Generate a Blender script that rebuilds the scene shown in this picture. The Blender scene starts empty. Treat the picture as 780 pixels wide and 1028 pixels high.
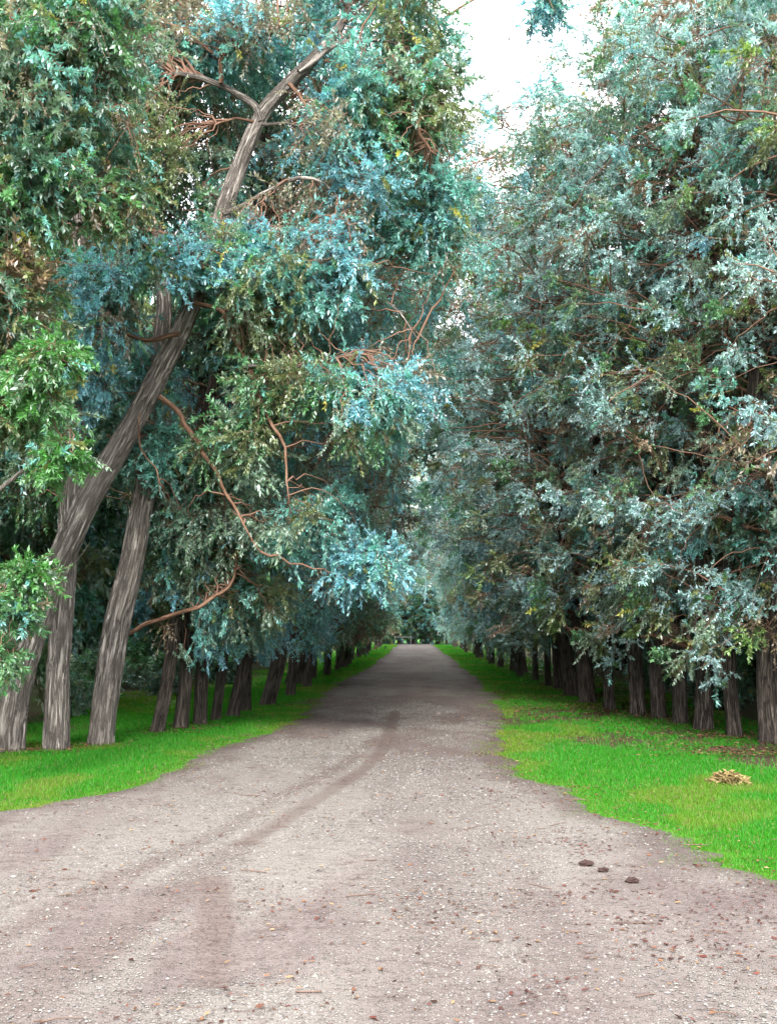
import bpy, math, random
import numpy as np
from mathutils import Vector, Matrix

rng = np.random.default_rng(7)
random.seed(7)
scene = bpy.context.scene
COL = scene.collection
R = math.radians

# ------------------------------------------------------------------ camera
F, PW, PH = 1100.0, 780.0, 1028.0
EYE = np.array([0.0, 0.0, 1.6])
PITCH = math.atan((632 - 514) / F)
YAW = math.atan(28 / F)                       # turned a little to the left of the road's direction
cam_d = bpy.data.cameras.new('camera')
cam = bpy.data.objects.new('camera', cam_d)
COL.objects.link(cam)
cam.location = EYE
cam.rotation_euler = (R(90) + PITCH, 0, YAW)
cam_d.sensor_fit = 'VERTICAL'
cam_d.sensor_height = 36
cam_d.lens = 36 * F / PH
cam_d.clip_start, cam_d.clip_end = 0.1, 3000
scene.camera = cam
_M = np.array(cam.rotation_euler.to_matrix())


def ray(px, py):
    return _M @ np.array([px - PW / 2, PH / 2 - py, -F])


def ground(px, py):
    d = ray(px, py)
    return EYE + d * (-EYE[2] / d[2])


def at(px, py, Y):
    d = ray(px, py)
    return EYE + d * (Y / d[1])


# ------------------------------------------------------------------ helpers
def norm(v):
    return v / np.maximum(np.linalg.norm(v, axis=-1, keepdims=True), 1e-9)


def vnoise(p, seed=0):
    """value noise, p (...,2) or (...,3) -> 0..1"""
    p = np.asarray(p, float)
    if p.shape[-1] == 2:
        p = np.concatenate([p, np.zeros(p.shape[:-1] + (1,))], -1)
    i = np.floor(p).astype(np.int64)
    f = p - i
    f = f * f * (3 - 2 * f)

    def h(a):
        n = (a[..., 0] * 374761393 + a[..., 1] * 668265263 + a[..., 2] * 2147483647 + seed * 144665) & 0xFFFFFFFF
        n = ((n ^ (n >> 13)) * 1274126177) & 0xFFFFFFFF
        n = ((n ^ (n >> 16)) * 2246822519) & 0xFFFFFFFF
        return ((n ^ (n >> 15)) & 0xFFFF) / 65535.0
    out = 0
    for dx in (0, 1):
        for dy in (0, 1):
            for dz in (0, 1):
                w = (f[..., 0] if dx else 1 - f[..., 0]) * (f[..., 1] if dy else 1 - f[..., 1]) * (f[..., 2] if dz else 1 - f[..., 2])
                out = out + w * h(i + np.array([dx, dy, dz]))
    return out


def fbm(p, seed=0, o=4):
    p = np.asarray(p, float)
    s, a, t = 0, 1.0, 0
    for k in range(o):
        s = s + a * vnoise(p * 2 ** k, seed + k * 17)
        t += a
        a *= 0.55
    return s / t


def sm(a, b, x):
    t = np.clip((x - a) / (b - a), 0, 1)
    return t * t * (3 - 2 * t)


def mesh_from(name, V, faces, mats, attrs=None, matidx=None, smooth=True):
    """V (n,3); faces (m,k) int array with one k"""
    me = bpy.data.meshes.new(name)
    V = np.ascontiguousarray(V, np.float32)
    faces = np.ascontiguousarray(faces, np.int32)
    m, k = faces.shape
    me.vertices.add(len(V))
    me.vertices.foreach_set('co', V.ravel())
    me.loops.add(m * k)
    me.loops.foreach_set('vertex_index', faces.ravel())
    me.polygons.add(m)
    me.polygons.foreach_set('loop_start', np.arange(0, m * k, k, dtype=np.int32))
    me.polygons.foreach_set('loop_total', np.full(m, k, np.int32))
    for mt in mats:
        me.materials.append(mt)
    if matidx is not None:
        me.polygons.foreach_set('material_index', np.ascontiguousarray(matidx, np.int32))
    me.polygons.foreach_set('use_smooth', np.full(m, smooth))
    for an, arr in (attrs or {}).items():
        if arr.ndim == 1:
            a = me.attributes.new(an, 'FLOAT', 'POINT')
            a.data.foreach_set('value', np.ascontiguousarray(arr, np.float32))
        elif arr.shape[1] == 4:
            a = me.attributes.new(an, 'FLOAT_COLOR', 'POINT')
            a.data.foreach_set('color', np.ascontiguousarray(arr, np.float32).ravel())
        else:
            a = me.attributes.new(an, 'FLOAT_VECTOR', 'POINT')
            a.data.foreach_set('vector', np.ascontiguousarray(arr, np.float32).ravel())
    me.update()
    return me


def link(name, data, parent=None):
    o = bpy.data.objects.new(name, data)
    COL.objects.link(o)
    if parent:
        o.parent = parent
    return o


def tag(o, label=None, cat=None, group=None, kind=None):
    if label: o['label'] = label
    if cat: o['category'] = cat
    if group: o['group'] = group
    if kind: o['kind'] = kind
    return o


def tubes(P, Rad, sides, furrow=None):
    """P (n,k,3), Rad (n,k) -> verts, quads, bark coords (ring x, ring y, length)"""
    n, k, _ = P.shape
    T = norm(np.gradient(P, axis=1))
    D = norm(P[:, -1] - P[:, 0])
    ref = np.where(np.abs(D[:, 1:2]) > 0.8, np.array([[1.0, 0, 0]]), np.array([[0, 1.0, 0]]))
    A = norm(np.cross(T, ref[:, None, :]))
    B = np.cross(T, A)
    th = np.arange(sides) * 2 * math.pi / sides
    L = np.concatenate([np.zeros((n, 1)), np.cumsum(np.linalg.norm(np.diff(P, axis=1), axis=-1), 1)], 1)
    c, s = np.cos(th), np.sin(th)
    rr = Rad[:, :, None] * np.ones(sides)
    bark = np.stack([Rad[:, :, None] * c, Rad[:, :, None] * s, np.broadcast_to(L[:, :, None], rr.shape)], -1)
    if furrow:
        rr = rr * furrow(th[None, None, :] + 0 * rr, L[:, :, None] + 0 * rr, Rad[:, :, None] + 0 * rr)
    V = P[:, :, None, :] + rr[..., None] * (A[:, :, None, :] * c[:, None] + B[:, :, None, :] * s[:, None])
    idx = np.arange(n * k * sides).reshape(n, k, sides)
    a = idx[:, :-1, :]
    b = np.roll(idx, -1, 2)[:, :-1, :]
    d = idx[:, 1:, :]
    e = np.roll(idx, -1, 2)[:, 1:, :]
    Fq = np.stack([a, b, e, d], -1).reshape(-1, 4)
    return V.reshape(-1, 3), Fq, bark.reshape(-1, 3)


def resample(pts, k):
    """smooth catmull-rom through pts (m,d) -> (k,d)"""
    pts = np.asarray(pts, float)
    m = len(pts)
    if m == 2:
        t = np.linspace(0, 1, k)[:, None]
        return pts[0] * (1 - t) + pts[1] * t
    e = np.vstack([2 * pts[0] - pts[1], pts, 2 * pts[-1] - pts[-2]])
    t = np.linspace(0, m - 1 - 1e-6, k)
    i = t.astype(int)
    f = (t - i)[:, None]
    p0, p1, p2, p3 = e[i], e[i + 1], e[i + 2], e[i + 3]
    return 0.5 * (2 * p1 + (p2 - p0) * f + (2 * p0 - 5 * p1 + 4 * p2 - p3) * f ** 2 + (3 * p1 - p0 - 3 * p2 + p3) * f ** 3)


# ------------------------------------------------------------------ materials
def new_mat(name):
    m = bpy.data.materials.new(name)
    m.use_nodes = True
    nt = m.node_tree
    nt.nodes.clear()
    out = nt.nodes.new('ShaderNodeOutputMaterial')
    return m, nt, out


class NB:
    def __init__(s, nt): s.nt = nt

    def n(s, t, **kw):
        nd = s.nt.nodes.new(t)
        for k, v in kw.items():
            setattr(nd, k, v)
        return nd

    def l(s, a, b): s.nt.links.new(a, b)

    def val(s, sock, v):
        if hasattr(v, 'links') or hasattr(v, 'is_linked'):
            s.l(v, sock)
        else:
            sock.default_value = v

    def attr(s, name, out='Fac'):
        return s.n('ShaderNodeAttribute', attribute_name=name).outputs[out]

    def noise(s, vec, scale, detail=4, rough=0.55, dist=0.0):
        nd = s.n('ShaderNodeTexNoise')
        s.l(vec, nd.inputs['Vector'])
        nd.inputs['Scale'].default_value = scale
        nd.inputs['Detail'].default_value = detail
        nd.inputs['Roughness'].default_value = rough
        nd.inputs['Distortion'].default_value = dist
        return nd.outputs['Fac']

    def ramp(s, fac, stops):
        nd = s.n('ShaderNodeValToRGB')
        s.l(fac, nd.inputs['Fac'])
        el = nd.color_ramp.elements
        while len(el) < len(stops): el.new(0.5)
        for e, (p, c) in zip(el, stops):
            e.position = p
            e.color = (c, c, c, 1) if isinstance(c, (int, float)) else (*c, 1)
        return nd.outputs['Color']

    def mix(s, fac, a, b, mode='MIX'):
        nd = s.n('ShaderNodeMix', data_type='RGBA', blend_type=mode)
        s.val(nd.inputs[0], fac)
        for sock, v in ((nd.inputs[6], a), (nd.inputs[7], b)):
            s.val(sock, v if not isinstance(v, tuple) else (*v[:3], 1))
        return nd.outputs[2]

    def math(s, op, a, b=0.0):
        nd = s.n('ShaderNodeMath', operation=op)
        s.val(nd.inputs[0], a)
        s.val(nd.inputs[1], b)
        return nd.outputs[0]

    def vmul(s, v, xyz):
        nd = s.n('ShaderNodeVectorMath', operation='MULTIPLY')
        s.l(v, nd.inputs[0])
        nd.inputs[1].default_value = xyz
        return nd.outputs[0]

    def bump(s, h, dist, strength=1.0):
        nd = s.n('ShaderNodeBump')
        s.l(h, nd.inputs['Height'])
        nd.inputs['Distance'].default_value = dist
        nd.inputs['Strength'].default_value = strength
        return nd.outputs['Normal']


def leaf_material(name, trans=0.45, gloss=0.12, sat=1.0, rough=0.5):
    m, nt, out = new_mat(name)
    b = NB(nt)
    col = b.attr('tint', 'Color')
    info = b.n('ShaderNodeObjectInfo').outputs['Random']
    hsv = b.n('ShaderNodeHueSaturation')
    b.l(col, hsv.inputs['Color'])
    b.l(b.math('ADD', b.math('MULTIPLY', info, 0.03), 0.485), hsv.inputs['Hue'])
    hsv.inputs['Saturation'].default_value = sat
    b.l(b.math('ADD', b.math('MULTIPLY', info, 0.25), 0.88), hsv.inputs['Value'])
    c = hsv.outputs['Color']
    d = b.n('ShaderNodeBsdfDiffuse')
    b.l(c, d.inputs['Color'])
    t = b.n('ShaderNodeBsdfTranslucent')
    b.l(b.mix(0.5, c, (0.95, 1.0, 0.65), 'MULTIPLY'), t.inputs['Color'])
    mx = b.n('ShaderNodeMixShader')
    mx.inputs[0].default_value = trans
    b.l(d.outputs[0], mx.inputs[1])
    b.l(t.outputs[0], mx.inputs[2])
    g = b.n('ShaderNodeBsdfAnisotropic') if False else b.n('ShaderNodeBsdfGlossy')
    g.inputs['Roughness'].default_value = rough
    g.inputs['Color'].default_value = (0.9, 0.95, 1, 1)
    m2 = b.n('ShaderNodeMixShader')
    m2.inputs[0].default_value = gloss
    b.l(mx.outputs[0], m2.inputs[1])
    b.l(g.outputs[0], m2.inputs[2])
    b.l(m2.outputs[0], out.inputs[0])
    return m


def bark_material(name, dark, mid, light, bump=0.045):
    m, nt, out = new_mat(name)
    b = NB(nt)
    v = b.attr('bark', 'Vector')
    fis = b.noise(b.vmul(v, (1, 1, 0.085)), 34, 6, 0.72, 0.7)
    fine = b.noise(b.vmul(v, (1, 1, 0.2)), 90, 3, 0.6)
    big = b.noise(v, 2.2, 3)
    ridge = b.ramp(fis, [(0.43, 0.0), (0.5, 0.65), (0.60, 1.0)])
    c = b.ramp(fis, [(0.43, dark), (0.50, mid), (0.61, light)])
    c = b.mix(b.math('MULTIPLY', fine, 0.35), c, mid)
    c = b.mix(b.ramp(big, [(0.45, 0.0), (0.65, 0.3)]), c, tuple(1.15 * q for q in mid))
    h = b.math('ADD', b.math('MULTIPLY', ridge, 1.0), b.math('MULTIPLY', fine, 0.3))
    p = b.n('ShaderNodeBsdfPrincipled')
    b.l(c, p.inputs['Base Color'])
    p.inputs['Roughness'].default_value = 0.9
    p.inputs['Specular IOR Level'].default_value = 0.15
    b.l(b.bump(h, bump), p.inputs['Normal'])
    b.l(p.outputs[0], out.inputs[0])
    return m


def plain_material(name, col, var=0.3, scale=8, rough=0.9, attr=None, bump=0.0):
    m, nt, out = new_mat(name)
    b = NB(nt)
    tc = b.n('ShaderNodeTexCoord').outputs['Object']
    nz = b.noise(tc, scale, 4)
    if attr:
        base = b.attr(attr, 'Color')
    else:
        base = b.mix(nz, tuple(x * (1 - var) for x in col), tuple(x * (1 + var) for x in col))
    p = b.n('ShaderNodeBsdfPrincipled')
    b.l(base, p.inputs['Base Color'])
    p.inputs['Roughness'].default_value = rough
    p.inputs['Specular IOR Level'].default_value = 0.2
    if bump:
        b.l(b.bump(nz, bump), p.inputs['Normal'])
    b.l(p.outputs[0], out.inputs[0])
    return m


M_LEAF = leaf_material('leaf')
M_GRASS = leaf_material('grass_blade', trans=0.45, gloss=0.015, rough=0.6)
M_LITTER = leaf_material('dry_leaf', trans=0.1, gloss=0.0)
M_BARK = bark_material('furrowed_bark', (0.045, 0.038, 0.034), (0.215, 0.186, 0.165), (0.40, 0.36, 0.325))
M_BARK_SHADED = bark_material('shaded_bark', (0.014, 0.012, 0.010), (0.075, 0.060, 0.051), (0.18, 0.150, 0.128))  # deep shade on the row trunks, put into a darker bark colour
M_BRANCH = bark_material('branch_bark', (0.045, 0.024, 0.016), (0.135, 0.074, 0.047), (0.22, 0.14, 0.10), 0.008)
M_TWIG = plain_material('twig_bark', (0.15, 0.085, 0.06), 0.4, 3)
M_PEBBLE = plain_material('pebble', (0.4, 0.38, 0.36), attr='tint')
M_CLOD = plain_material('earth_clod', (0.06, 0.035, 0.03), 0.5, 40, bump=0.01)
M_WOOD = plain_material('weathered_wood', (0.085, 0.082, 0.078), 0.3, 6)


# ------------------------------------------------------------------ ground
def hgt(x, y):
    x = np.asarray(x, float); y = np.asarray(y, float)
    far = sm(20, 40, y)
    return (0.015 * np.sin(x * 1.3 + y * 0.7) + 0.012 * np.sin(y * 1.1 - x * 0.5 + 1.3)) * sm(2.5, 6, np.abs(x)) \
        + far * (0.045 * np.sin(y * 0.21 + 1.0) + 0.02 * np.sin(y * 0.47))


LEFT_PX = [(-420, 960), (-160, 860), (0, 820), (60, 809), (100, 800), (150, 785), (195, 768), (208, 757), (240, 746), (280, 735), (308, 716), (322, 703), (333, 692),
           (343, 685), (357, 678), (385, 660), (396, 650)]
RIGHT_PX = [(1050, 985), (880, 915), (780, 886), (740, 870), (690, 842), (640, 826), (600, 813), (560, 793), (525, 777), (511, 757), (509, 740), (508, 726),
            (506, 714), (498, 700), (480, 683), (461, 667), (438, 650)]
LG = np.array([ground(*p)[:2] for p in LEFT_PX])
RG = np.array([ground(*p)[:2] for p in RIGHT_PX])


def edge(G, y, seed, base):
    y = np.asarray(y, float)
    e = np.interp(y, np.r_[-60, G[:, 1], 400], np.r_[base, G[:, 0], G[-1, 0]])
    z = np.zeros_like(y)
    n = (vnoise(np.stack([y * 0.9, z], -1), seed) - .5) * 0.30 + (vnoise(np.stack([y * 3.1, z], -1), seed + 3) - .5) * 0.16 \
        + (vnoise(np.stack([y * 9.0, z], -1), seed + 5) - .5) * 0.09
    return e + n * np.clip(1.3 - y / 60, 0.35, 1)


def eL(y): return edge(LG, y, 11, -6.0)
def eR(y): return edge(RG, y, 23, 5.5)


# dark soil / leaf litter areas on the verges, in metres: (x, y, rx, ry)
SOIL = [(*ground(760, 765)[:2], 0.75, 1.0), (*ground(600, 713)[:2], 2.3, 1.3), (*ground(312, 704)[:2], 0.6, 1.5),
        (*ground(655, 748)[:2], 1.3, .9), (*ground(710, 752)[:2], 1.7, .8), (*ground(630, 738)[:2], 1.6, 1.0), (*ground(500, 722)[:2], .9, 2.2), (*ground(540, 716)[:2], 1.6, 2.0)]


def soil_mask(x, y):
    m = np.zeros(np.shape(x))
    w = (fbm(np.stack([np.asarray(x) * 1.7, np.asarray(y) * 1.2], -1), 5) - .5) * 1.5
    for cx, cy, rx, ry in SOIL:
        d = np.sqrt(((x - cx) / rx) ** 2 + ((y - cy) / ry) ** 2) + w
        m = np.maximum(m, 1 - sm(0.55, 1.15, d))
    return m


def ax(parts):
    return np.unique(np.concatenate(parts))


gx = ax([np.arange(-14, 14.01, 0.25), np.linspace(14, 60, 24), np.linspace(60, 700, 20), -np.linspace(14, 60, 24), -np.linspace(60, 700, 20)])
gy = ax([np.arange(0, 45, 0.25), np.arange(45, 130, 0.8), np.linspace(130, 900, 40), -np.linspace(0, 60, 20), -np.linspace(60, 500, 10)])
X, Y = np.meshgrid(gx, gy)
V = np.stack([X, Y, hgt(X, Y)], -1).reshape(-1, 3)
nx, ny = len(gx), len(gy)
i = np.arange(nx * ny).reshape(ny, nx)
Fq = np.stack([i[:-1, :-1], i[:-1, 1:], i[1:, 1:], i[1:, :-1]], -1).reshape(-1, 4)
soil = soil_mask(V[:, 0], V[:, 1])

m, nt, out = new_mat('turf_soil')
b = NB(nt)
tc = b.n('ShaderNodeTexCoord').outputs['Object']
n1, n2 = b.noise(tc, 1.1, 5), b.noise(tc, 30, 4, 0.7)
turf = b.mix(n2, (0.025, 0.10, 0.008), (0.06, 0.20, 0.015))
turf = b.mix(b.ramp(n1, [(0.55, 0.0), (0.7, 0.6)]), turf, (0.13, 0.12, 0.03))
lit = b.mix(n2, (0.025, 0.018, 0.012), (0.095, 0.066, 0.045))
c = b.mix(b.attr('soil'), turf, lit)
p = b.n('ShaderNodeBsdfPrincipled')
b.l(c, p.inputs['Base Color'])
p.inputs['Roughness'].default_value = 1
p.inputs['Specular IOR Level'].default_value = 0.1
b.l(b.bump(n2, 0.03), p.inputs['Normal'])
b.l(p.outputs[0], out.inputs[0])
M_TURF = m
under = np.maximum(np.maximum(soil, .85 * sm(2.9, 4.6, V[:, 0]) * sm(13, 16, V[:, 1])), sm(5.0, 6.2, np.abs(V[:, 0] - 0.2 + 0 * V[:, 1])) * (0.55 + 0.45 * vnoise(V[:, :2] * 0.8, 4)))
tag(link('ground', mesh_from('ground', V, Fq, [M_TURF], {'soil': under})), kind='structure')

# ---- the dirt road: a sheet of its own between two ragged edges
ry_ = ax([np.arange(-8, 3, 0.4), 3 + np.cumsum(np.r_[0, np.repeat(0.03, 500)])])
ry_ = ax([ry_, np.arange(18, 40, 0.12), np.arange(40, 122, 0.5)])
na = 210
u = np.linspace(0, 1, na)
EL, ER = eL(ry_), eR(ry_)
X = EL[:, None] * (1 - u) + ER[:, None] * u
Y = np.repeat(ry_[:, None], na, 1)
d_edge = np.minimum(X - EL[:, None], ER[:, None] - X)


def polymask(X, Y, pts, width, soft):
    best = np.full(X.shape, 99.0)
    pts = resample(np.array([ground(*q)[:2] for q in pts]), 60)
    for a, c_ in zip(pts[:-1], pts[1:]):
        ab = c_ - a
        t = np.clip(((X - a[0]) * ab[0] + (Y - a[1]) * ab[1]) / (ab @ ab), 0, 1)
        best = np.minimum(best, np.hypot(X - a[0] - t * ab[0], Y - a[1] - t * ab[1]))
    return 1 - sm(width - soft, width + soft, best)


tr1 = polymask(X, Y, [(396, 715), (388, 745), (372, 767), (345, 787), (300, 816), (246, 849)], 0.085, 0.045)
tr2 = polymask(X, Y, [(217, 884), (215, 930), (213, 990)], 0.09, 0.035) * (0.65 + .6 * fbm(np.stack([X * 5, Y * 2.5], -1), 91)) * sm(3.9, 5.4, Y)
tr3 = polymask(X, Y, [(372, 745), (350, 766), (300, 791), (240, 826), (180, 857), (100, 892), (0, 945), (-120, 1005)], 0.10, 0.06)
tr4 = polymask(X, Y, [(246, 849), (190, 885), (130, 935), (60, 985), (0, 1020), (-60, 1060)], 0.13, 0.09)
tr5 = polymask(X, Y, [(428, 690), (430, 740), (440, 800), (450, 860), (470, 960), (500, 1060)], 0.22, 0.2)
tr6 = polymask(X, Y, [(408, 690), (400, 720), (395, 760), (400, 830), (408, 920), (400, 1060)], 0.2, 0.2)
tr7 = polymask(X, Y, [(446, 700), (462, 760), (500, 840), (560, 960), (600, 1060)], 0.2, 0.2)
tw = 0.75 + 0.5 * (fbm(np.stack([X * 3, Y * 1.2], -1), 31) - .5)
track = np.clip((tr1 * 0.6 + tr2 * 0.7 + tr3 * 0.5 + tr4 * 0.45) * tw, 0, 1)
smooth_band = np.clip((tr5 + tr6 + tr7) * 0.6 * tw, 0, 1)
gn = fbm(np.stack([X * 0.75, Y * 0.32], -1), 41)
gn2 = fbm(np.stack([X * 2.2, Y * 1.1], -1), 43)
right_gravel = polymask(X, Y, [(650, 1040), (560, 930), (500, 850), (465, 790)], 0.55, 0.5)
gravel = np.clip(sm(0.38, 0.6, gn * 0.6 + gn2 * 0.4) + 0.45 * right_gravel - 0.9 * track - 0.7 * smooth_band, 0, 1) * sm(0.05, 0.7, d_edge + 0.2)
sl = soil_mask(X, Y) * .5
dirt = np.clip(np.maximum(sl, (1 - sm(0.0, 0.55, d_edge + (gn2 - .5) * 0.7)) * 0.6), 0, 1)
Z = hgt(X, Y) + 0.009 + 0.006 * gravel * fbm(np.stack([X * 22, Y * 22], -1), 3, 2) + 0.012 * (fbm(np.stack([X * 1.6, Y * 1.0], -1), 9, 2)) - 0.006 * track \
    - 0.010 * (1 - sm(0.0, 0.12, d_edge))
tread = np.sin(Y * 2 * math.pi / 0.11) * tr2 * 0.003
Z = np.maximum(Z - tread, hgt(X, Y) + 0.005)
V = np.stack([X, Y, Z], -1).reshape(-1, 3)
i = np.arange(V.shape[0]).reshape(len(ry_), na)
Fq = np.stack([i[:-1, :-1], i[:-1, 1:], i[1:, 1:], i[1:, :-1]], -1).reshape(-1, 4)

m, nt, out = new_mat('road_dirt')
b = NB(nt)
tc = b.n('ShaderNodeTexCoord').outputs['Object']
n_big = b.noise(tc, 0.9, 5, 0.6)
n_mid = b.noise(tc, 7, 5, 0.65)
n_fine = b.noise(tc, 60, 4, 0.7)
n_strk = b.noise(b.vmul(tc, (1.0, 1.9, 1)), 4.5, 5, 0.75)
dirtc = b.mix(n_mid, (0.091, 0.072, 0.066), (0.171, 0.140, 0.132))
dirtc = b.mix(b.ramp(n_big, [(0.38, 0.5), (0.56, 0.0)]), dirtc, (0.091, 0.070, 0.067))
vor = b.n('ShaderNodeTexVoronoi')
b.l(tc, vor.inputs['Vector'])
vor.inputs['Scale'].default_value = 55
stone = b.mix(b.n('ShaderNodeSeparateColor').outputs[0], (0.217, 0.201, 0.181), (0.450, 0.424, 0.370))
sep = b.n('ShaderNodeSeparateColor')
b.l(vor.outputs['Color'], sep.inputs[0])
stone = b.mix(sep.outputs[0], (0.101, 0.090, 0.084), (0.305, 0.280, 0.245))
stone_mask = b.math('MULTIPLY', b.ramp(vor.outputs['Distance'], [(0.30, 1.0), (0.52, 0.0)]), b.ramp(sep.outputs[1], [(0.2, 0.0), (0.5, 1.0)]))
grav = b.attr('gravel')
gcol = b.mix(n_fine, (0.094, 0.082, 0.073), (0.225, 0.209, 0.185))
c = b.mix(b.math('MULTIPLY', grav, 0.75), dirtc, gcol)
c = b.mix(b.math('MULTIPLY', stone_mask, b.math('ADD', b.math('MULTIPLY', grav, 0.85), 0.12)), c, stone)
c = b.mix(b.attr('track'), c, b.mix(n_mid, (0.076, 0.056, 0.046), (0.109, 0.082, 0.068)))
c = b.mix(b.math('MULTIPLY', b.attr('band'), 0.75), c, (0.094, 0.072, 0.066))
streak = b.ramp(n_strk, [(0.53, 0.0), (0.66, 0.6)])
c = b.mix(streak, c, (0.062, 0.043, 0.038))
c = b.mix(b.math('MULTIPLY', b.attr('dirt'), b.ramp(n_mid, [(0.3, 0.55), (0.6, 1.0)])), c, b.mix(n_fine, (0.029, 0.020, 0.017), (0.083, 0.059, 0.051)))
c = b.mix(b.ramp(b.noise(tc, 140, 3, 0.8), [(0.36, 0.55), (0.46, 0.0)]), c, (0.044, 0.032, 0.030))
p = b.n('ShaderNodeBsdfPrincipled')
b.l(c, p.inputs['Base Color'])
p.inputs['Roughness'].default_value = 0.95
p.inputs['Specular IOR Level'].default_value = 0.15
h = b.math('ADD', b.math('MULTIPLY', stone_mask, 0.8), b.math('ADD', b.math('MULTIPLY', n_fine, 0.7), b.math('MULTIPLY', n_strk, 0.8)))
b.l(b.bump(h, 0.015), p.inputs['Normal'])
b.l(p.outputs[0], out.inputs[0])
M_ROAD = m
tag(link('dirt_road', mesh_from('dirt_road', V, Fq, [M_ROAD], {
    'track': track.ravel(), 'band': smooth_band.ravel(), 'gravel': gravel.ravel(), 'dirt': dirt.ravel()})), kind='structure')


def on_road(x, y):
    return (x > eL(y)) & (x < eR(y))


# ---- pebbles lying on the road (uncountable)
def rocks(P, S, col, name, label):
    base = np.array([[1, 0, 0], [0, 1, 0], [-1, 0, 0], [0, -1, 0], [0, 0, .75], [0, 0, -.5]], float)
    tri = np.array([[0, 1, 4], [1, 2, 4], [2, 3, 4], [3, 0, 4], [1, 0, 5], [2, 1, 5], [3, 2, 5], [0, 3, 5]])
    n = len(P)
    B = base[None] * (1 + rng.uniform(-.35, .35, (n, 6, 3)))
    a = rng.uniform(0, 6.3, n)
    ca, sa = np.cos(a)[:, None], np.sin(a)[:, None]
    x = B[..., 0] * ca - B[..., 1] * sa
    y = (B[..., 0] * sa + B[..., 1] * ca)
    B = np.stack([x, y, B[..., 2]], -1) * S[:, None, None] * np.stack([rng.uniform(.7, 1.2, n), rng.uniform(.7, 1.2, n), rng.uniform(.5, .9, n)], -1)[:, None, :]
    V = (P[:, None] + B).reshape(-1, 3)
    Fq = (np.arange(n)[:, None, None] * 6 + tri[None]).reshape(-1, 3)
    tint = np.repeat(np.concatenate([col, np.ones((n, 1))], 1), 6, 0)
    return tag(link(name, mesh_from(name, V, Fq, [M_PEBBLE], {'tint': tint}, smooth=False)), label, kind='stuff')


n = 210000
yy = 3.6 + rng.random(n) ** 2.0 * 22
xx = rng.uniform(0, 1, n) * (eR(yy) - eL(yy)) + eL(yy)
gm = sm(0.36, 0.62, fbm(np.stack([xx * .75, yy * .32], -1), 41) * .6 + fbm(np.stack([xx * 2.2, yy * 1.1], -1), 43) * .4)
rg = polymask(xx, yy, [(650, 1040), (560, 930), (500, 850), (465, 790)], 0.6, 0.55)
tk = np.clip(polymask(xx, yy, [(396, 715), (388, 745), (372, 767), (345, 787), (300, 816), (246, 849)], .1, .05) + polymask(xx, yy, [(217, 886), (215, 930), (213, 980)], .11, .04), 0, 1)
inview = (np.abs(xx - 0.0) < yy * 0.42 + 0.3)
keep = (rng.random(n) < np.clip(gm * 0.75 + rg * 0.5 + 0.06 - tk, 0.01, 1) * sm(.03, .5, np.minimum(xx - eL(yy), eR(yy) - xx))) & inview
xx, yy = xx[keep], yy[keep]
n = len(xx)
S = np.exp(rng.normal(-5.45, 0.38, n)) * (1 + yy / 40)
g = rng.uniform(0.055, 0.20, n)
colr = np.stack([g, g * rng.uniform(.90, .97, n), g * rng.uniform(.80, .94, n)], -1)
rocks(np.stack([xx, yy, hgt(xx, yy) + 0.018 + 0 * xx], -1), S, colr, 'gravel', 'pale grey gravel strewn over the dirt road')


# ---- leaf-like flat bits
def leaf_quads(base, d, L, W, up=None, droop=0.12):
    n = len(base)
    if up is None:
        up = norm(rng.normal(0, 1, (n, 3)))
    s = norm(np.cross(d, up))
    L = L[:, None]; W = W[:, None]
    mid = base + d * L * 0.45
    tip = base + d * L - np.array([0, 0, 1.0]) * L * droop
    return np.stack([base, mid + s * W, tip, mid - s * W], 1)


def quads_mesh(name, Q, tint, mat):
    n = len(Q)
    V = Q.reshape(-1, 3)
    Fq = np.arange(n * 4).reshape(-1, 4)
    t = np.repeat(np.concatenate([tint, np.ones((n, 1))], 1), 4, 0)
    return mesh_from(name, V, Fq, [mat], {'tint': t}, smooth=False)


LIT = np.array([(.09, .045, .03), (.07, .035, .025), (.13, .07, .04), (.05, .03, .024), (.18, .12, .07), (.085, .035, .027)])


def litter(n, fx, fy, prob, smin, smax, name, label, zoff=0.02, pal=LIT, lift=0.25):
    x, y = fx(n), fy(n)
    if np.ndim(x) and callable(prob):
        k = rng.random(n) < prob(x, y)
        x, y = x[k], y[k]
    n = len(x)
    th = rng.uniform(0, 6.28, n)
    d = norm(np.stack([np.cos(th), np.sin(th), rng.uniform(-.05, lift, n)], -1))
    up = norm(np.stack([rng.normal(0, .3, n), rng.normal(0, .3, n), np.ones(n)], -1))
    L = rng.uniform(smin, smax, n)
    W = L * rng.uniform(.08, .28, n)
    base = np.stack([x, y, hgt(x, y) + zoff + rng.random(n) * 0.01], -1)
    tint = pal[rng.integers(0, len(pal), n)] * rng.uniform(.6, 1.4, (n, 1))
    return leaf_quads(base, d, L, W, up, 0.05), tint


def bits_prob(x, y):
    d = np.minimum(np.abs(x - eL(y)), np.abs(x - eR(y)))
    cl = sm(0.5, 0.68, fbm(np.stack([x * 1.3, y * 1.6], -1), 77))
    return np.clip(0.14 + 0.7 * cl + 0.85 * np.exp(-d / 0.3) + soil_mask(x, y), 0, 1)


Q1, T1 = litter(52000, lambda n: rng.uniform(-4.2, 4.8, n), lambda n: 3.8 + rng.random(n) ** 1.4 * 30, bits_prob, .010, .05, '', '')
k = Q1[:, 0, 0] < 5
rx_, ry2 = Q1[:, 0, 0], Q1[:, 0, 1]
sel = (np.abs(rx_) < ry2 * .42 + .3)
Q1, T1 = Q1[sel], T1[sel]
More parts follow.
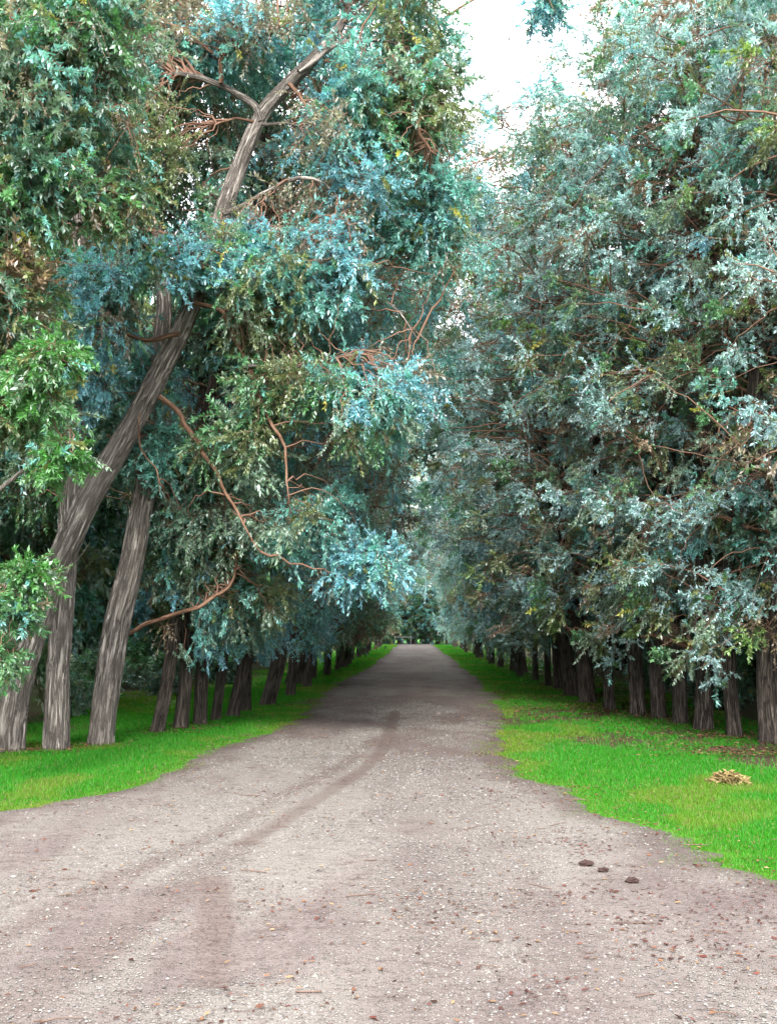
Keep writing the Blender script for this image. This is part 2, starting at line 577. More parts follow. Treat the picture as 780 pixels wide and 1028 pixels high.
# red-brown patches near the three clods and on the right shoulder
extra = []
for (px, py, sx, sy, cnt) in [(588, 853, .12, .25, 110), (565, 845, .2, .3, 80), (720, 915, .5, .4, 190), (690, 925, .4, .4, 80), (770, 915, .4, .35, 150), (740, 970, .2, .15, 60), (545, 1002, .15, .1, 40), (510, 800, .2, .5, 120)]:
    g0 = ground(px, py)
    q, t = litter(cnt, lambda n: g0[0] + rng.normal(0, sx, n), lambda n: g0[1] + rng.normal(0, sy, n), None, .015, .05, '', '', pal=np.array([(.10, .038, .03), (.075, .035, .028), (.055, .03, .026)]))
    extra.append((q, t))
Q1 = np.concatenate([Q1] + [e[0] for e in extra]); T1 = np.concatenate([T1] + [e[1] for e in extra])
for (px, py, w_) in [(8, 755, .4), (56, 754, .3), (101, 749, .3), (158, 736, .3), (181, 733, .3), (201, 729, .3), (233, 721, .3), (268, 709, .35), (775, 747, .4), (737, 740, .35),
                     (706, 734, .4), (683, 728, .35), (662, 723, .35), (640, 720, .35), (612, 714, .4), (590, 707, .4), (575, 700, .4)]:
    g0 = ground(px, py)
    q, t = litter(170, lambda n: g0[0] + rng.normal(0, w_, n), lambda n: g0[1] + rng.normal(-.05, w_ * .8, n), None, .03, .085, '', '', zoff=.035)
    Q1 = np.concatenate([Q1, q]); T1 = np.concatenate([T1, t])
# a broad band of litter under the right hand row
q, t = litter(26000, lambda n: 1.9 + rng.random(n) * 3.8, lambda n: 14 + rng.random(n) ** 1.2 * 18,
              lambda x, y: np.clip(sm(2.5, 3.9, x) + .8 * sm(17, 20, y) * (1 - sm(28, 31, y)), 0, 1) * (.25 + .75 * sm(.4, .6, fbm(np.stack([x * 1.1, y * .9], -1), 71))), .03, .08, '', '', zoff=.03)
Q1 = np.concatenate([Q1, q]); T1 = np.concatenate([T1, t])
tag(link('fallen_leaves', quads_mesh('fallen_leaves', Q1, T1, M_LITTER)), 'small brown fallen leaves and bits of bark strewn on road and verges', kind='stuff')

# twigs lying on the road
n = 240
yy = 4.2 + rng.random(n) ** 1.3 * 22
xx = rng.uniform(-4, 4.4, n)
th = rng.normal(0, 0.5, n)
L = np.exp(rng.normal(-2.5, .5, n))
P0 = np.stack([xx, yy, hgt(xx, yy) + 0.026], -1)
D = np.stack([np.cos(th), np.sin(th), 0 * th], -1)
t = np.linspace(0, 1, 4)[None, :, None]
P = P0[:, None] + D[:, None] * L[:, None, None] * t + rng.normal(0, .006, (n, 4, 3)) * np.array([1, 1, .4])
V, Fq, _ = tubes(P, np.repeat((0.0022 + 0.0016 * rng.random(n))[:, None], 4, 1), 4)
tag(link('twig_litter', mesh_from('twig_litter', V, Fq, [plain_material('fallen_twig', (.10, .065, .05), .5, 5)])), 'thin dark fallen twigs scattered over the dirt road', kind='stuff')

# ---- grass on the verges
def grass(n, xs, ys, wscale):
    y = ys(n)
    x = xs(n, y)
    s = soil_mask(x, y)
    off = np.maximum(eL(y) - x, x - eR(y))              # metres outside the road
    patch = fbm(np.stack([x * 0.9, y * 0.7], -1), 61)
    under = np.where(x > 0, np.maximum(sm(2.7, 4.2, x) * sm(13, 16, y), .8 * sm(1.9, 2.8, x) * sm(17, 20, y) * (1 - sm(27, 31, y))), sm(4.3, 5.6, .35 - x))
    pr = sm(-0.26, 0.16, off + (fbm(np.stack([x * 4.5, y * 3.0], -1), 87) - .5) * 0.9) * (1 - 0.93 * s) * (1 - under * np.clip(0.8 + 2.6 * (patch - 0.5), .1, .97))
    # loose tufts creeping over the road's edge
    pr = np.maximum(pr, 0.35 * sm(-0.7, -0.2, off) * sm(0.555, 0.63, fbm(np.stack([x * 2.4, y * 1.6], -1), 83)) * sm(6, 8, y))
    k = (rng.random(n) < pr) & (np.abs(x + 0.1) < y * .42 + .4)
    x, y, patch, off = x[k], y[k], patch[k], off[k]
    n = len(x)
    h = rng.uniform(.02, .058, n) * (0.75 + 0.6 * patch) * (0.6 + 0.4 * sm(0, .5, off)) * (1 + 0.3 * rng.random(n) ** 6)
    w = rng.uniform(.0026, .0048, n) * wscale(y)
    th = rng.uniform(0, 6.28, n)
    lean = rng.uniform(.1, .75, n)
    d = np.stack([np.cos(th) * lean, np.sin(th) * lean, np.ones(n)], -1)
    s2 = np.stack([-np.sin(th), np.cos(th), 0 * th], -1)
    a2 = rng.uniform(0, 6.28, n)
    s2 = np.stack([np.cos(a2), np.sin(a2), 0 * a2], -1)
    b0 = np.stack([x, y, hgt(x, y) - 0.004], -1)
    V = np.stack([b0 - s2 * w[:, None], b0 + s2 * w[:, None], b0 + d * h[:, None]], 1)
    yel = sm(.52, .70, fbm(np.stack([x * 0.8, y * 0.6], -1), 67)) * .6 + .35 * np.exp(-np.maximum(off, 0) / .3)
    c0 = np.array([0.025, 0.185, 0.0035]); c1 = np.array([0.125, 0.185, 0.011]); c2 = np.array([.22, .17, .07])
    t = np.clip(yel + rng.normal(0, .12, n), 0, 1)[:, None]
    col = (c0 * (1 - t) + c1 * t) * rng.uniform(.7, 1.3, (n, 1))
    dry = rng.random(n) < 0.03 + 0.12 * t[:, 0]
    col[dry] = c2 * rng.uniform(.6, 1.2, (dry.sum(), 1))
    return V, col


GV = []
for a in [
    (560000, lambda n, y: eL(y) - rng.random(n) ** 1.0 * 5.2 + .25, lambda n: 8.0 + rng.random(n) ** 1.5 * 22, lambda y: np.clip(y / 10, 1, 4)),
    (680000, lambda n, y: eR(y) + rng.random(n) * 5.0 - .7, lambda n: 5.8 + rng.random(n) ** 1.5 * 24, lambda y: np.clip(y / 10, 1, 4)),
    (130000, lambda n, y: np.where(rng.random(n) < .5, eL(y) - rng.random(n) * 4.5 + .1, eR(y) + rng.random(n) * 4.5 - .1), lambda n: 28 + rng.random(n) ** 1.3 * 85, lambda y: np.clip(y / 8, 3, 9)),
]:
    GV.append(grass(*a))
GVv = np.concatenate([g[0] for g in GV]); GC = np.concatenate([g[1] for g in GV])
n = len(GVv)
tint = np.repeat(np.concatenate([GC, np.ones((n, 1))], 1), 3, 0)
tag(link('grass', mesh_from('grass', GVv.reshape(-1, 3), np.arange(n * 3).reshape(-1, 3), [M_GRASS], {'tint': tint}, smooth=False)),
    'short bright green grass on both verges of the dirt road', kind='stuff')
print('grass', n)

# ------------------------------------------------------------------ trees
PAL = {'lime': (.22, .36, .05), 'blue': (.18, .46, .56), 'teal': (.16, .45, .41), 'silver': (.37, .57, .60), 'green': (.08, .25, .07), 'dark': (.055, .15, .085),
       'olive': (.19, .225, .06), 'bright': (.045, .23, .014), 'yellow': (.40, .38, .06), 'rust': (.24, .13, .06), 'tan': (.27, .22, .14), 'sage': (.23, .34, .23)}


class Crown:
    """collects boughs, then grows twigs and leaves on them"""

    def __init__(s, seed):
        s.r = np.random.default_rng(seed)
        s.c, s.a, s.size, s.kind = [], [], [], []

    def add(s, c, axis, size, kind):
        s.c.append(c); s.a.append(axis); s.size.append(size); s.kind.append(kind)

    def grow(s, nt=13, nl=40, leaf=(.036, .068), attach=None):
        r = s.r
        C = np.array(s.c); A = norm(np.array(s.a)); S = np.array(s.size)
        nb = len(C)
        tubesV, tubesF, off = [], [], 0
        # bough stems from the nearest limb node
        if attach is not None:
            d = np.linalg.norm(C[:, None] - attach[None] + np.array([0, 0, .35]), axis=-1) + np.maximum(attach[None, :, 2] - C[:, None, 2], 0) * .3
            kk = min(14, len(attach) - 1)
            near = np.argpartition(d, kk, 1)[:, :kk]
            near = np.take_along_axis(near, np.argsort(np.take_along_axis(d, near, 1), 1), 1)
            N = attach[near[np.arange(nb), np.minimum((r.random(nb) ** 1.5 * kk).astype(int), kk - 1)]]
            t = np.linspace(0, 1, 10)[None, :, None]
            ctrl = (N + C) / 2 + np.array([0, 0, 1]) * (r.uniform(-.05, .35, nb) * np.linalg.norm(C - N, axis=-1))[:, None] + r.normal(0, .14, (nb, 3))
            P = N[:, None] * (1 - t) ** 2 + 2 * ctrl[:, None] * t * (1 - t) + C[:, None] * t ** 2
            P[:, 1:-1] += r.normal(0, .022, (nb, 8, 3))
            Rr = np.linspace(1, .35, 10)[None] * (0.007 + 0.004 * np.linalg.norm(C - N, axis=-1))[:, None] * r.uniform(.6, 1.5, (nb, 1))
            v, f, _ = tubes(P, Rr, 5)
            tubesV.append(v); tubesF.append(f + off); off += len(v)
        # twigs
        rep = np.repeat(np.arange(nb), nt)
        n = len(rep)
        D = norm(A[rep] * 0.75 + norm(r.normal(0, 1, (n, 3))) * 0.95 + np.array([0, 0, -.15]))
        Lt = r.uniform(.22, .55, n) * S[rep]
        st = C[rep] + r.normal(0, .07, (n, 3)) * S[rep][:, None] - A[rep] * (r.random(n) * .3 * S[rep])[:, None]
        t5 = np.linspace(0, 1, 4)[None, :, None]
        sag = r.uniform(-.05, .38, n)[:, None, None]
        P = st[:, None] + D[:, None] * Lt[:, None, None] * t5 - np.array([0, 0, 1.0]) * sag * Lt[:, None, None] * t5 ** 2
        v, f, _ = tubes(P, np.repeat((0.0045 * np.linspace(1, .4, 4))[None], n, 0), 3)
        tubesV.append(v); tubesF.append(f + off)
        # leaves
        rl = np.repeat(np.arange(n), nl)
        m = len(rl)
        tt = r.beta(1.6, 1.0, m)
        base = st[rl] + D[rl] * (Lt[rl] * tt)[:, None] - np.array([0, 0, 1.0]) * (sag[rl, 0, 0] * Lt[rl] * tt ** 2)[:, None]
        Dl = D[rl] - np.array([0, 0, 1.0]) * (2 * sag[rl, 0, 0] * tt)[:, None] * .6
        d = norm(norm(Dl) * 0.75 + norm(r.normal(0, 1, (m, 3))) * 0.75)
        L = r.uniform(*leaf, m) * (r.uniform(.75, 1.45, nb) * (0.8 + .3 * S))[rep][rl]
        W = L * r.uniform(.13, .22, m)
        up = norm(np.stack([r.normal(0, .55, m), r.normal(0, .55, m), np.ones(m)], -1))
        sd = norm(np.cross(d, up))
        mid = base + d * (L * .45)[:, None]
        tip = base + d * L[:, None] - np.array([0, 0, 1.0]) * (L * r.uniform(-.1, .2, m))[:, None]
        Q = np.stack([base, mid + sd * W[:, None], tip, mid - sd * W[:, None]], 1)
        kb = np.array([PAL[k] for k in s.kind])
        kb = kb * .86 + kb.mean(0) * .14
        tw = r.normal(1, .16, (n, 1)).clip(.6, 1.5)
        ct = kb[rep] * tw
        # the odd twig on a bough carries leaves of another age
        names = list(PAL)
        oddk = np.array([PAL[k] for k in ('teal', 'olive', 'green', 'sage', 'yellow', 'tan')])
        odd = r.random(n) < .11
        ct[odd] = oddk[r.choice(6, odd.sum(), p=[.3, .2, .25, .15, .05, .05])] * tw[odd]
        cl = ct[rl] * r.normal(1, .13, (m, 1)).clip(.5, 1.6) * (1 + r.normal(0, .06, (m, 3)))
        thin = np.array([k in ('tan', 'rust') for k in s.kind])[rep][rl]
        keep = ~(thin & (r.random(m) < .5))
        return np.concatenate(tubesV), np.concatenate(tubesF), Q[keep], np.clip(cl[keep], .004, .8)


def furrow_fn(seed, depth=.10, flare=.2, flare_h=.22):
    def f(th, L, rad):
        rr = np.maximum(rad, .01)
        p = np.stack([np.cos(th) * 2.6 + 7, np.sin(th) * 2.6 + 3, L * .55 + seed], -1)
        lob = vnoise(p, seed)
        p2 = np.stack([np.cos(th) * 8.5, np.sin(th) * 8.5, L * 1.3 + seed], -1)
        fine = np.abs(vnoise(p2, seed + 1) - .5) * 2
        p3 = np.stack([np.cos(th) * 17, np.sin(th) * 17, L * 2.6 + seed], -1)
        fin3 = np.abs(vnoise(p3, seed + 2) - .5) * 2
        fl = flare * np.exp(-L / flare_h) * (0.5 + lob)
        return 1 + fl + (lob - .5) * .35 + depth * (fine - .4) + depth * .6 * (fin3 - .4)
    return f


def trunk_mesh(name, pts, rad, rings, sides, seed, mat=None, depth=.12, flare=.2, wobble=0):
    P = resample(pts, rings)
    if wobble:
        Lw = np.linspace(0, np.linalg.norm(P[-1] - P[0]), rings)
        for k in range(3):
            e_ = np.minimum(1, Lw / .25)
            P[:, k] += e_ * wobble * ((vnoise(np.stack([Lw * 1.7 + seed, 0 * Lw + k * 9.3], -1), seed) - .5) * 1.0 + (vnoise(np.stack([Lw * 4.5 + seed, 0 * Lw + k * 5.3], -1), seed + 1) - .5) * .45)
    Rr = np.interp(np.linspace(0, 1, rings), np.linspace(0, 1, len(rad)), rad)
    V, Fq, bk = tubes(P[None], Rr[None], sides, furrow_fn(seed, depth, flare))
    bk = bk + np.array([seed * 1.7, seed * .9, 0])
    return mesh_from(name, V, Fq, [mat or M_BARK], {'bark': bk}), P


def limb_curve(a, c, r, k=9, arch=.16):
    t = np.linspace(0, 1, k)[:, None]
    ctrl = (a + c) / 2 + np.array([0, 0, arch]) * np.linalg.norm(c - a) + r.normal(0, .15, 3)
    p = a * (1 - t) ** 2 + 2 * ctrl * t * (1 - t) + c * t ** 2
    p[1:-1] += r.normal(0, .035, (k - 2, 3)) * np.linalg.norm(c - a) * .4
    return p


def pick(r, weights, p=None, seed=0):
    """a leaf kind; with p given, neighbouring boughs mostly share one"""
    ks = list(weights)
    w = np.array([weights[k] for k in ks], float)
    if p is not None:
        u = float(np.clip((vnoise(np.asarray(p) * .55 + 31, seed) - .5) * 1.8 + .5 + r.normal(0, .17), 0, .9999))
        return ks[int(np.searchsorted(np.cumsum(w / w.sum()), u))] if u < np.cumsum(w / w.sum())[-1] else ks[-1]
    return ks[r.choice(len(ks), p=w / w.sum())]


def envelope_tree(seed, H, z0, reach, back, along, nb, weights, lean=0.0, nlimb=9, skirt=1.0, rad=.17, nt=13, nl=40, size=(.5, 1.0), top_shift=.5, leaf=(.036, .068), clear=2.3, wob=.25, lowest=.95, bark=None, hole=.40):
    """a tree in local space, +X pointing at the road. Returns mesh dict"""
    r = np.random.default_rng(seed)
    # trunk
    tp = [np.array([0, 0, -.12])]
    for f in (.12, .3, .5, .7, .85, 1.0):
        z = H * .93 * f
        tp.append(np.array([lean * z + r.normal(0, wob * f), r.normal(0, wob * f), z]))
    trunk, tpath = trunk_mesh('trunk', tp, [rad, rad * .92, rad * .85, rad * .72, rad * .5, rad * .3, rad * .08], 70, 28, seed, bark or M_BARK_SHADED, depth=.16)
    cr = Crown(seed + 100)

    def axis_at(z):
        return np.array([np.interp(z, tpath[:, 2], tpath[:, 0]), np.interp(z, tpath[:, 2], tpath[:, 1]), z])
    pts = []
    guard = 0
    while len(pts) < nb and guard < nb * 30:
        guard += 1
        t = r.random() ** 1.05
        z = z0 + (H - z0) * t
        prof = np.interp(t, [0, .12, .35, .7, .9, 1], [.42, .62, 1, 1.0, .72, .35])
        an = r.uniform(0, 2 * math.pi)
        ca, sa = math.cos(an), math.sin(an)
        rx = reach if ca > 0 else back
        rho = r.random() ** .55
        loc = np.array([ca * rx * prof * rho + top_shift * t, sa * along * prof * rho, 0])
        if z < clear and (rho < .55 or ca < -.2):
            continue
        p = axis_at(z) + loc
        p[2] -= skirt * .5 * rho * (1 - t) * (1 if ca > 0 else .4)
        if p[2] < lowest:
            continue
        nzv = vnoise(p * .62 + 50, seed) * .6 + vnoise(p * 1.4 + 50, seed + 9) * .4
        if nzv < hole:
            continue
        pts.append((p, loc, rho, t, nzv))
    # limbs
    nodes = [tpath[int(len(tpath) * .2):]]
    P, RR = [], []
    order = r.permutation(len(pts))[:nlimb * 3]
    order = sorted(order, key=lambda q: -pts[q][2])[:nlimb]
    for q in order:
        tgt = pts[q][0]
        hd = math.hypot(tgt[0] - axis_at(tgt[2])[0], tgt[1] - axis_at(tgt[2])[1])
        az = float(np.clip(tgt[2] - hd * r.uniform(.25, .75), 1.2, H * .85))
        a = axis_at(az)
        c = limb_curve(a, a + (tgt - a) * .88, r)
        P.append(c)
        rb = rad * np.interp(az / H, [0, 1], [.34, .14])
        RR.append(np.linspace(rb, rb * .25, len(c)))
        nodes.append(c[2:])
    limbs = []
    for Pk, Rk in zip(P, RR):
        Pk = resample(Pk, 22)
        Lw = np.linspace(0, np.linalg.norm(Pk[-1] - Pk[0]), 22)
        for k in range(3):
            Pk[:, k] += np.minimum(1, Lw / .3) * .28 * (vnoise(np.stack([Lw * 1.6, 0 * Lw + k * 7 + len(limbs) * 3.1], -1), seed) - .5)
        Vb, Fb, bb = tubes(Pk[None], np.interp(np.linspace(0, 1, 22), np.linspace(0, 1, 9), Rk)[None], 8)
        limbs.append(mesh_from('limb', Vb, Fb, [M_BRANCH], {'bark': bb}))
    for p, loc, rho, t, nzv in pts:
        outd = np.array([loc[0], loc[1], 0]) / (np.linalg.norm(loc) + .3)
        axis = outd * .9 + np.array([0, 0, r.uniform(-.55, .35)]) + r.normal(0, .2, 3)
        kz = pick(r, weights, p, seed)
        cr.add(p, axis, r.uniform(*size), kz)
    tv, tf, Q, cl = cr.grow(nt, nl, leaf, np.concatenate(nodes))
    return {'trunk': trunk, 'limbs': limbs,
            'twigs': mesh_from('twigs', tv, tf, [M_TWIG]), 'crown': quads_mesh('crown', Q, cl, M_LEAF), 'nleaf': len(Q)}


def plant(name, md, loc, rotz=0, scale=(1, 1, 1), tilt=0.0, label=None, cat='tree', group=None, trunk_k=1.0):
    """the tree as an Empty with its parts; tilt leans it towards local +X"""
    o = link(name, None)
    o.location = loc
    o.rotation_mode = 'XYZ'
    Rm = Matrix.Rotation(rotz, 4, 'Z') @ Matrix.Rotation(tilt, 4, 'Y')
    o.rotation_euler = Rm.to_euler()
    o.scale = scale
    if 'trunk' in md:
        t = link('trunk', md['trunk'], o)
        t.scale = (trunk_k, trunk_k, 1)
    if loc[1] < 38:
        for lm in md['limbs']:
            link('limb', lm, t)
    c = link('crown', md['crown'], o)
    link('twigs', md['twigs'], c)
    tag(o, label, cat, group)
    return o


RIGHT_W = {'dark': .02, 'blue': .10, 'teal': .13, 'silver': .40, 'sage': .12, 'green': .06, 'olive': .10, 'lime': .04, 'tan': .02, 'rust': .01}
LEFT_W = {'rust': .015, 'olive': .08, 'green': .11, 'sage': .12, 'teal': .30, 'blue': .26, 'silver': .06, 'dark': .04, 'tan': .03}
DARK_W = {'dark': .35, 'green': .2, 'teal': .2, 'sage': .12, 'olive': .08, 'blue': .05}

VR = [envelope_tree(s, H, z, 2.8, 2.0, 2.1, 330, RIGHT_W, 0.0, 10, top_shift=.3, clear=c, lowest=l) for s, H, z, c, l in
      ((201, 13.5, 1.9, 2.6, 1.25), (202, 14.5, 1.4, 2.3, 1.0), (203, 13.0, 1.7, 2.5, 1.15), (204, 14.0, 1.3, 2.2, .9))]
VL = [envelope_tree(s, H, z, 2.8, 2.0, 2.1, 330, LEFT_W, 0.02, 10, top_shift=1.1, clear=c, lowest=l, wob=.4) for s, H, z, c, l in
      ((301, 14.5, 1.7, 2.6, 1.35), (302, 13.5, 1.9, 2.8, 1.45), (303, 15.0, 1.6, 2.4, 1.3))]
FR = [envelope_tree(s, H, 1.2, 2.7, 2.0, 2.1, 270, RIGHT_W, 0.0, 10, top_shift=.1, clear=1.8, lowest=1.0, hole=.47, size=(.7, 1.4), nl=22, leaf=(.07, .12)) for s, H in ((211, 14), (212, 15))]
FL = [envelope_tree(s, H, 1.4, 2.7, 2.0, 2.1, 270, LEFT_W, 0.0, 10, top_shift=.2, clear=1.8, lowest=1.0, hole=.47, size=(.7, 1.4), nl=22, leaf=(.07, .12)) for s, H in ((311, 15), (312, 14))]
VB = [envelope_tree(s, H, .5, 2.3, 2.3, 2.3, 260, DARK_W, 0.0, 5, top_shift=0, clear=1.0, leaf=(.07, .12), lowest=.25) for s, H in ((401, 11.0), (402, 9.5))]
print('leaves', [v['nleaf'] for v in VR + VL + VB])


def zg(x, y):
    return float(hgt(x, y))


ARCH_R, ARCH_L = [38, 58, 84, 100], [29, 48, 70, 92]


def shape_k(y, arches, spare):
    """(how far a tree reaches, how tall it is, its lean): one tree in several arches over the road"""
    cap = (3.7 + .5 * y + spare) / 15
    if arches and y >= arches[0]:
        arches.pop(0)
        return 1.3, min(1.2, cap), random.uniform(5, 8)
    return random.uniform(.62, .82), min(random.uniform(.92, 1.1), cap), random.uniform(-1, 2)


# ---- right row: trunk feet read from the photograph
G_R = 'trees of the right hand row'
right_near = [
    ((775, 746), 0.19, 'stout brown ridged trunk, largest and nearest in the right hand row'),
    ((737, 739), 0.125, 'slim grey trunk beside the stout brown one in the right row'),
    ((706, 733), 0.17, 'third trunk of the right row, grey and straight with a lit left side'),
    ((683, 727), 0.14, 'fourth trunk of the right row, dark and close to its lit grey neighbour'),
    ((662, 722), 0.14, 'fifth trunk of the right row, half hidden by drooping pale sprays'),
    ((640, 719), 0.15, 'dark trunk of the right row directly behind lowest hanging sprays'),
    ((612, 713), 0.13, 'dark slanting trunk of the right row at the far end of the bare soil'),
    ((590, 706), 0.15, 'tree with low dark crown beside the bare soil strip, right row'),
    ((575, 699), 0.14, 'pale trunk tree just beyond the bare soil strip, right row'),
    ((560, 693), 0.14, 'tree behind the pale trunk past the soil strip, right row'),
]
for q, ((px, py), rad, lab) in enumerate(right_near):
    g0 = ground(px, py)
    sc = random.uniform(.94, 1.06)
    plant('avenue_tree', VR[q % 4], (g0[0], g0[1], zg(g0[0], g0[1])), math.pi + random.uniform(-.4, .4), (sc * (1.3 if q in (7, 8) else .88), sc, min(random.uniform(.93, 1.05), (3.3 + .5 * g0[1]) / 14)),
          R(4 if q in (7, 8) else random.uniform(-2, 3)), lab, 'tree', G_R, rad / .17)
y = ground(560, 693)[1] + 1.6
q = 0
while y < 112:
    x = 3.75 + random.uniform(-.25, .25)
    sc = random.uniform(.9, 1.1)
    kx, kz, kt = shape_k(y, ARCH_R, 0)
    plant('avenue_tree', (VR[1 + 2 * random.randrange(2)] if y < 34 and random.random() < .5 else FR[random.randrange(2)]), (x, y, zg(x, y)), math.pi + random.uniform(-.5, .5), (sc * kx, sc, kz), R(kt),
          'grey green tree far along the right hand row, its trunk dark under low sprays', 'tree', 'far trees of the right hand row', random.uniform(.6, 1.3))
    y += random.uniform(1.6, 2.8) * (1 + y / 60)
# near right, trunk out of frame
for (x, y, rz, lab) in ((5.9, 12.6, 0, 'nearest tree on the right, only its grey green sprays reaching into view'),
                        (6.4, 14.6, .3, 'tree behind the stout brown trunk at the right edge, olive and grey leaves')):
    plant('avenue_tree', VR[1 if rz else 2], (x, y, zg(x, y)), math.pi + rz, (1, 1, 1), 0, lab, 'tree', G_R)

# ---- left row
G_L = 'trees of the left hand row'
left_near = [
    ((158, 736), 0.15, 8, 'short dark trunk leaning right, next after the two straight grey trunks'),
    ((181, 732), 0.14, 3, 'dark trunk just behind the short leaning one in the left row'),
    ((201, 728), 0.15, 1, 'third of the dark trunks on the left grass verge'),
    ((216, 724), 0.11, 5, 'fourth of the dark trunks on the left grass verge'),
    ((233, 720), 0.15, 10, 'slanting black trunk in the middle of the dark left row'),
    ((247, 715), 0.12, 1, 'dark trunk right behind the slanting black one, left row'),
    ((268, 708), 0.20, 11, 'thick leaning trunk at the end of near left grass, before soil patch'),
    ((291, 699), 0.14, 3, 'dark trunk beside the bare soil patch on the left verge'),
    ((308, 691), 0.15, 9, 'tree just past the bare soil patch on the left verge'),
]
for q, ((px, py), rad, tl, lab) in enumerate(left_near):
    g0 = ground(px, py)
    sc = random.uniform(.92, 1.05)
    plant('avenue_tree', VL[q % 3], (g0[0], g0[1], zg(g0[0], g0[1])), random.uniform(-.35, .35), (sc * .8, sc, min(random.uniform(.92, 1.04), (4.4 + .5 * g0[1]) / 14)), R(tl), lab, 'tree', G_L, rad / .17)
y = ground(308, 691)[1] + 1.8
while y < 112:
    x = -3.25 + random.uniform(-.25, .25)
    sc = random.uniform(.9, 1.1)
    kx, kz, kt = shape_k(y, ARCH_L, 1.0)
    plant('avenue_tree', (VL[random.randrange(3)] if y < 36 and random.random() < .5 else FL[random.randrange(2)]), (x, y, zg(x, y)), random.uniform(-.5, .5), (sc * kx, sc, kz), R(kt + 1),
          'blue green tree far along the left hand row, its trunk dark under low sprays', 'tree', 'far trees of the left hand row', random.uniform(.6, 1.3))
    y += random.uniform(1.6, 2.8) * (1 + y / 60)


# ---- hero trees at the left
def px_path(pts, Y):
    return [at(p[0], p[1], Y + (p[2] if len(p) > 2 else 0)) for p in pts]


def hero(name, label, path, rad, branches, boughs, seed, nt=14, nl=44, rings=160, sides=64, leaf=(.036, .068)):
    root = link(name, None)
    o = path[0].copy()
    o[2] = zg(o[0], o[1])
    root.location = o
    pts = [p - o for p in path]
    pts[0][2] = -.12
    me, tp = trunk_mesh('trunk', pts, rad, rings, sides, seed, depth=.15, flare=.14)
    t = link('trunk', me, root)
    nodes = [tp[int(rings * .25):]]
    for k, (bp, br) in enumerate(branches):
        bpts = [np.asarray(p) - o for p in bp]
        bm, bpth = trunk_mesh('branch', bpts, [q * .6 for q in br], 26, 12, seed + 20 + k, M_BRANCH if k % 3 else M_BARK, depth=.10, flare=.0, wobble=.15)
        link('branch', bm, t)
        nodes.append(bpth[4:])
    cr = Crown(seed + 500)
    for (c, ax_, sz, kd) in boughs:
        cr.add(c - o, ax_, sz, kd)
    tv, tf, Q, cl = cr.grow(nt, nl, leaf, np.concatenate(nodes))
    c = link('crown', quads_mesh('crown', Q, cl, M_LEAF), root)
    link('twigs', mesh_from('twigs', tv, tf, [M_TWIG]), c)
    tag(root, label, 'tree', G_L)
    return root, tp + o


def blob(r, c, rx, ry, rz, n, weights, size=(.7, 1.1), down=.3, hole=.40, seed=0, avoid=None):
    out, g = [], 0
    while len(out) < n and g < n * 40:
        g += 1
        d = norm(r.normal(0, 1, 3)) * r.random() ** .45
        p = np.asarray(c) + d * np.array([rx, ry, rz])
        if vnoise(p * .7 + 40, seed) * .6 + vnoise(p * 1.5 + 40, seed + 3) * .4 < hole:
            continue
        if avoid is not None and avoid(p):
            continue
        ax_ = norm(d + 1e-3) * .8 + np.array([0, 0, -down * r.random()]) + r.normal(0, .25, 3)
        out.append((p, ax_, r.uniform(*size), pick(r, weights, p, seed + 7)))
    return out


r = np.random.default_rng(99)
Y1 = ground(2, 754)[1]
hp = px_path([(2, 754), (12, 695), (29, 642), (45, 600), (63, 558), (93, 495), (130, 432), (160, 375), (186, 322), (210, 255), (234, 185), (260, 120), (288, 86), (318, 55), (345, 20, .4), (362, -40, .6), (375, -120, .8)], Y1)
hr = [.70 * x / 2 / F * Y1 for x in (56, 50, 44, 40, 37, 35, 32, 30, 27, 25, 23, 21, 18, 13, 9, 3)]
hx = np.array(hp)


def hero_avoid(p):
    """leaves do not hang in front of the two bare stretches of the leaning trunk"""
    for z0, z1, w in ((-1, at(94, 470, Y1)[2], .55), (at(130, 432, Y1)[2], at(194, 290, Y1)[2], .42), (at(224, 225, Y1)[2], at(318, 50, Y1)[2], .48)):
        if z0 < p[2] < z1 and p[1] < Y1 + .35:
            if abs(p[0] - np.interp(p[2], hx[:, 2], hx[:, 0])) < w + .25:
                return True
    return False


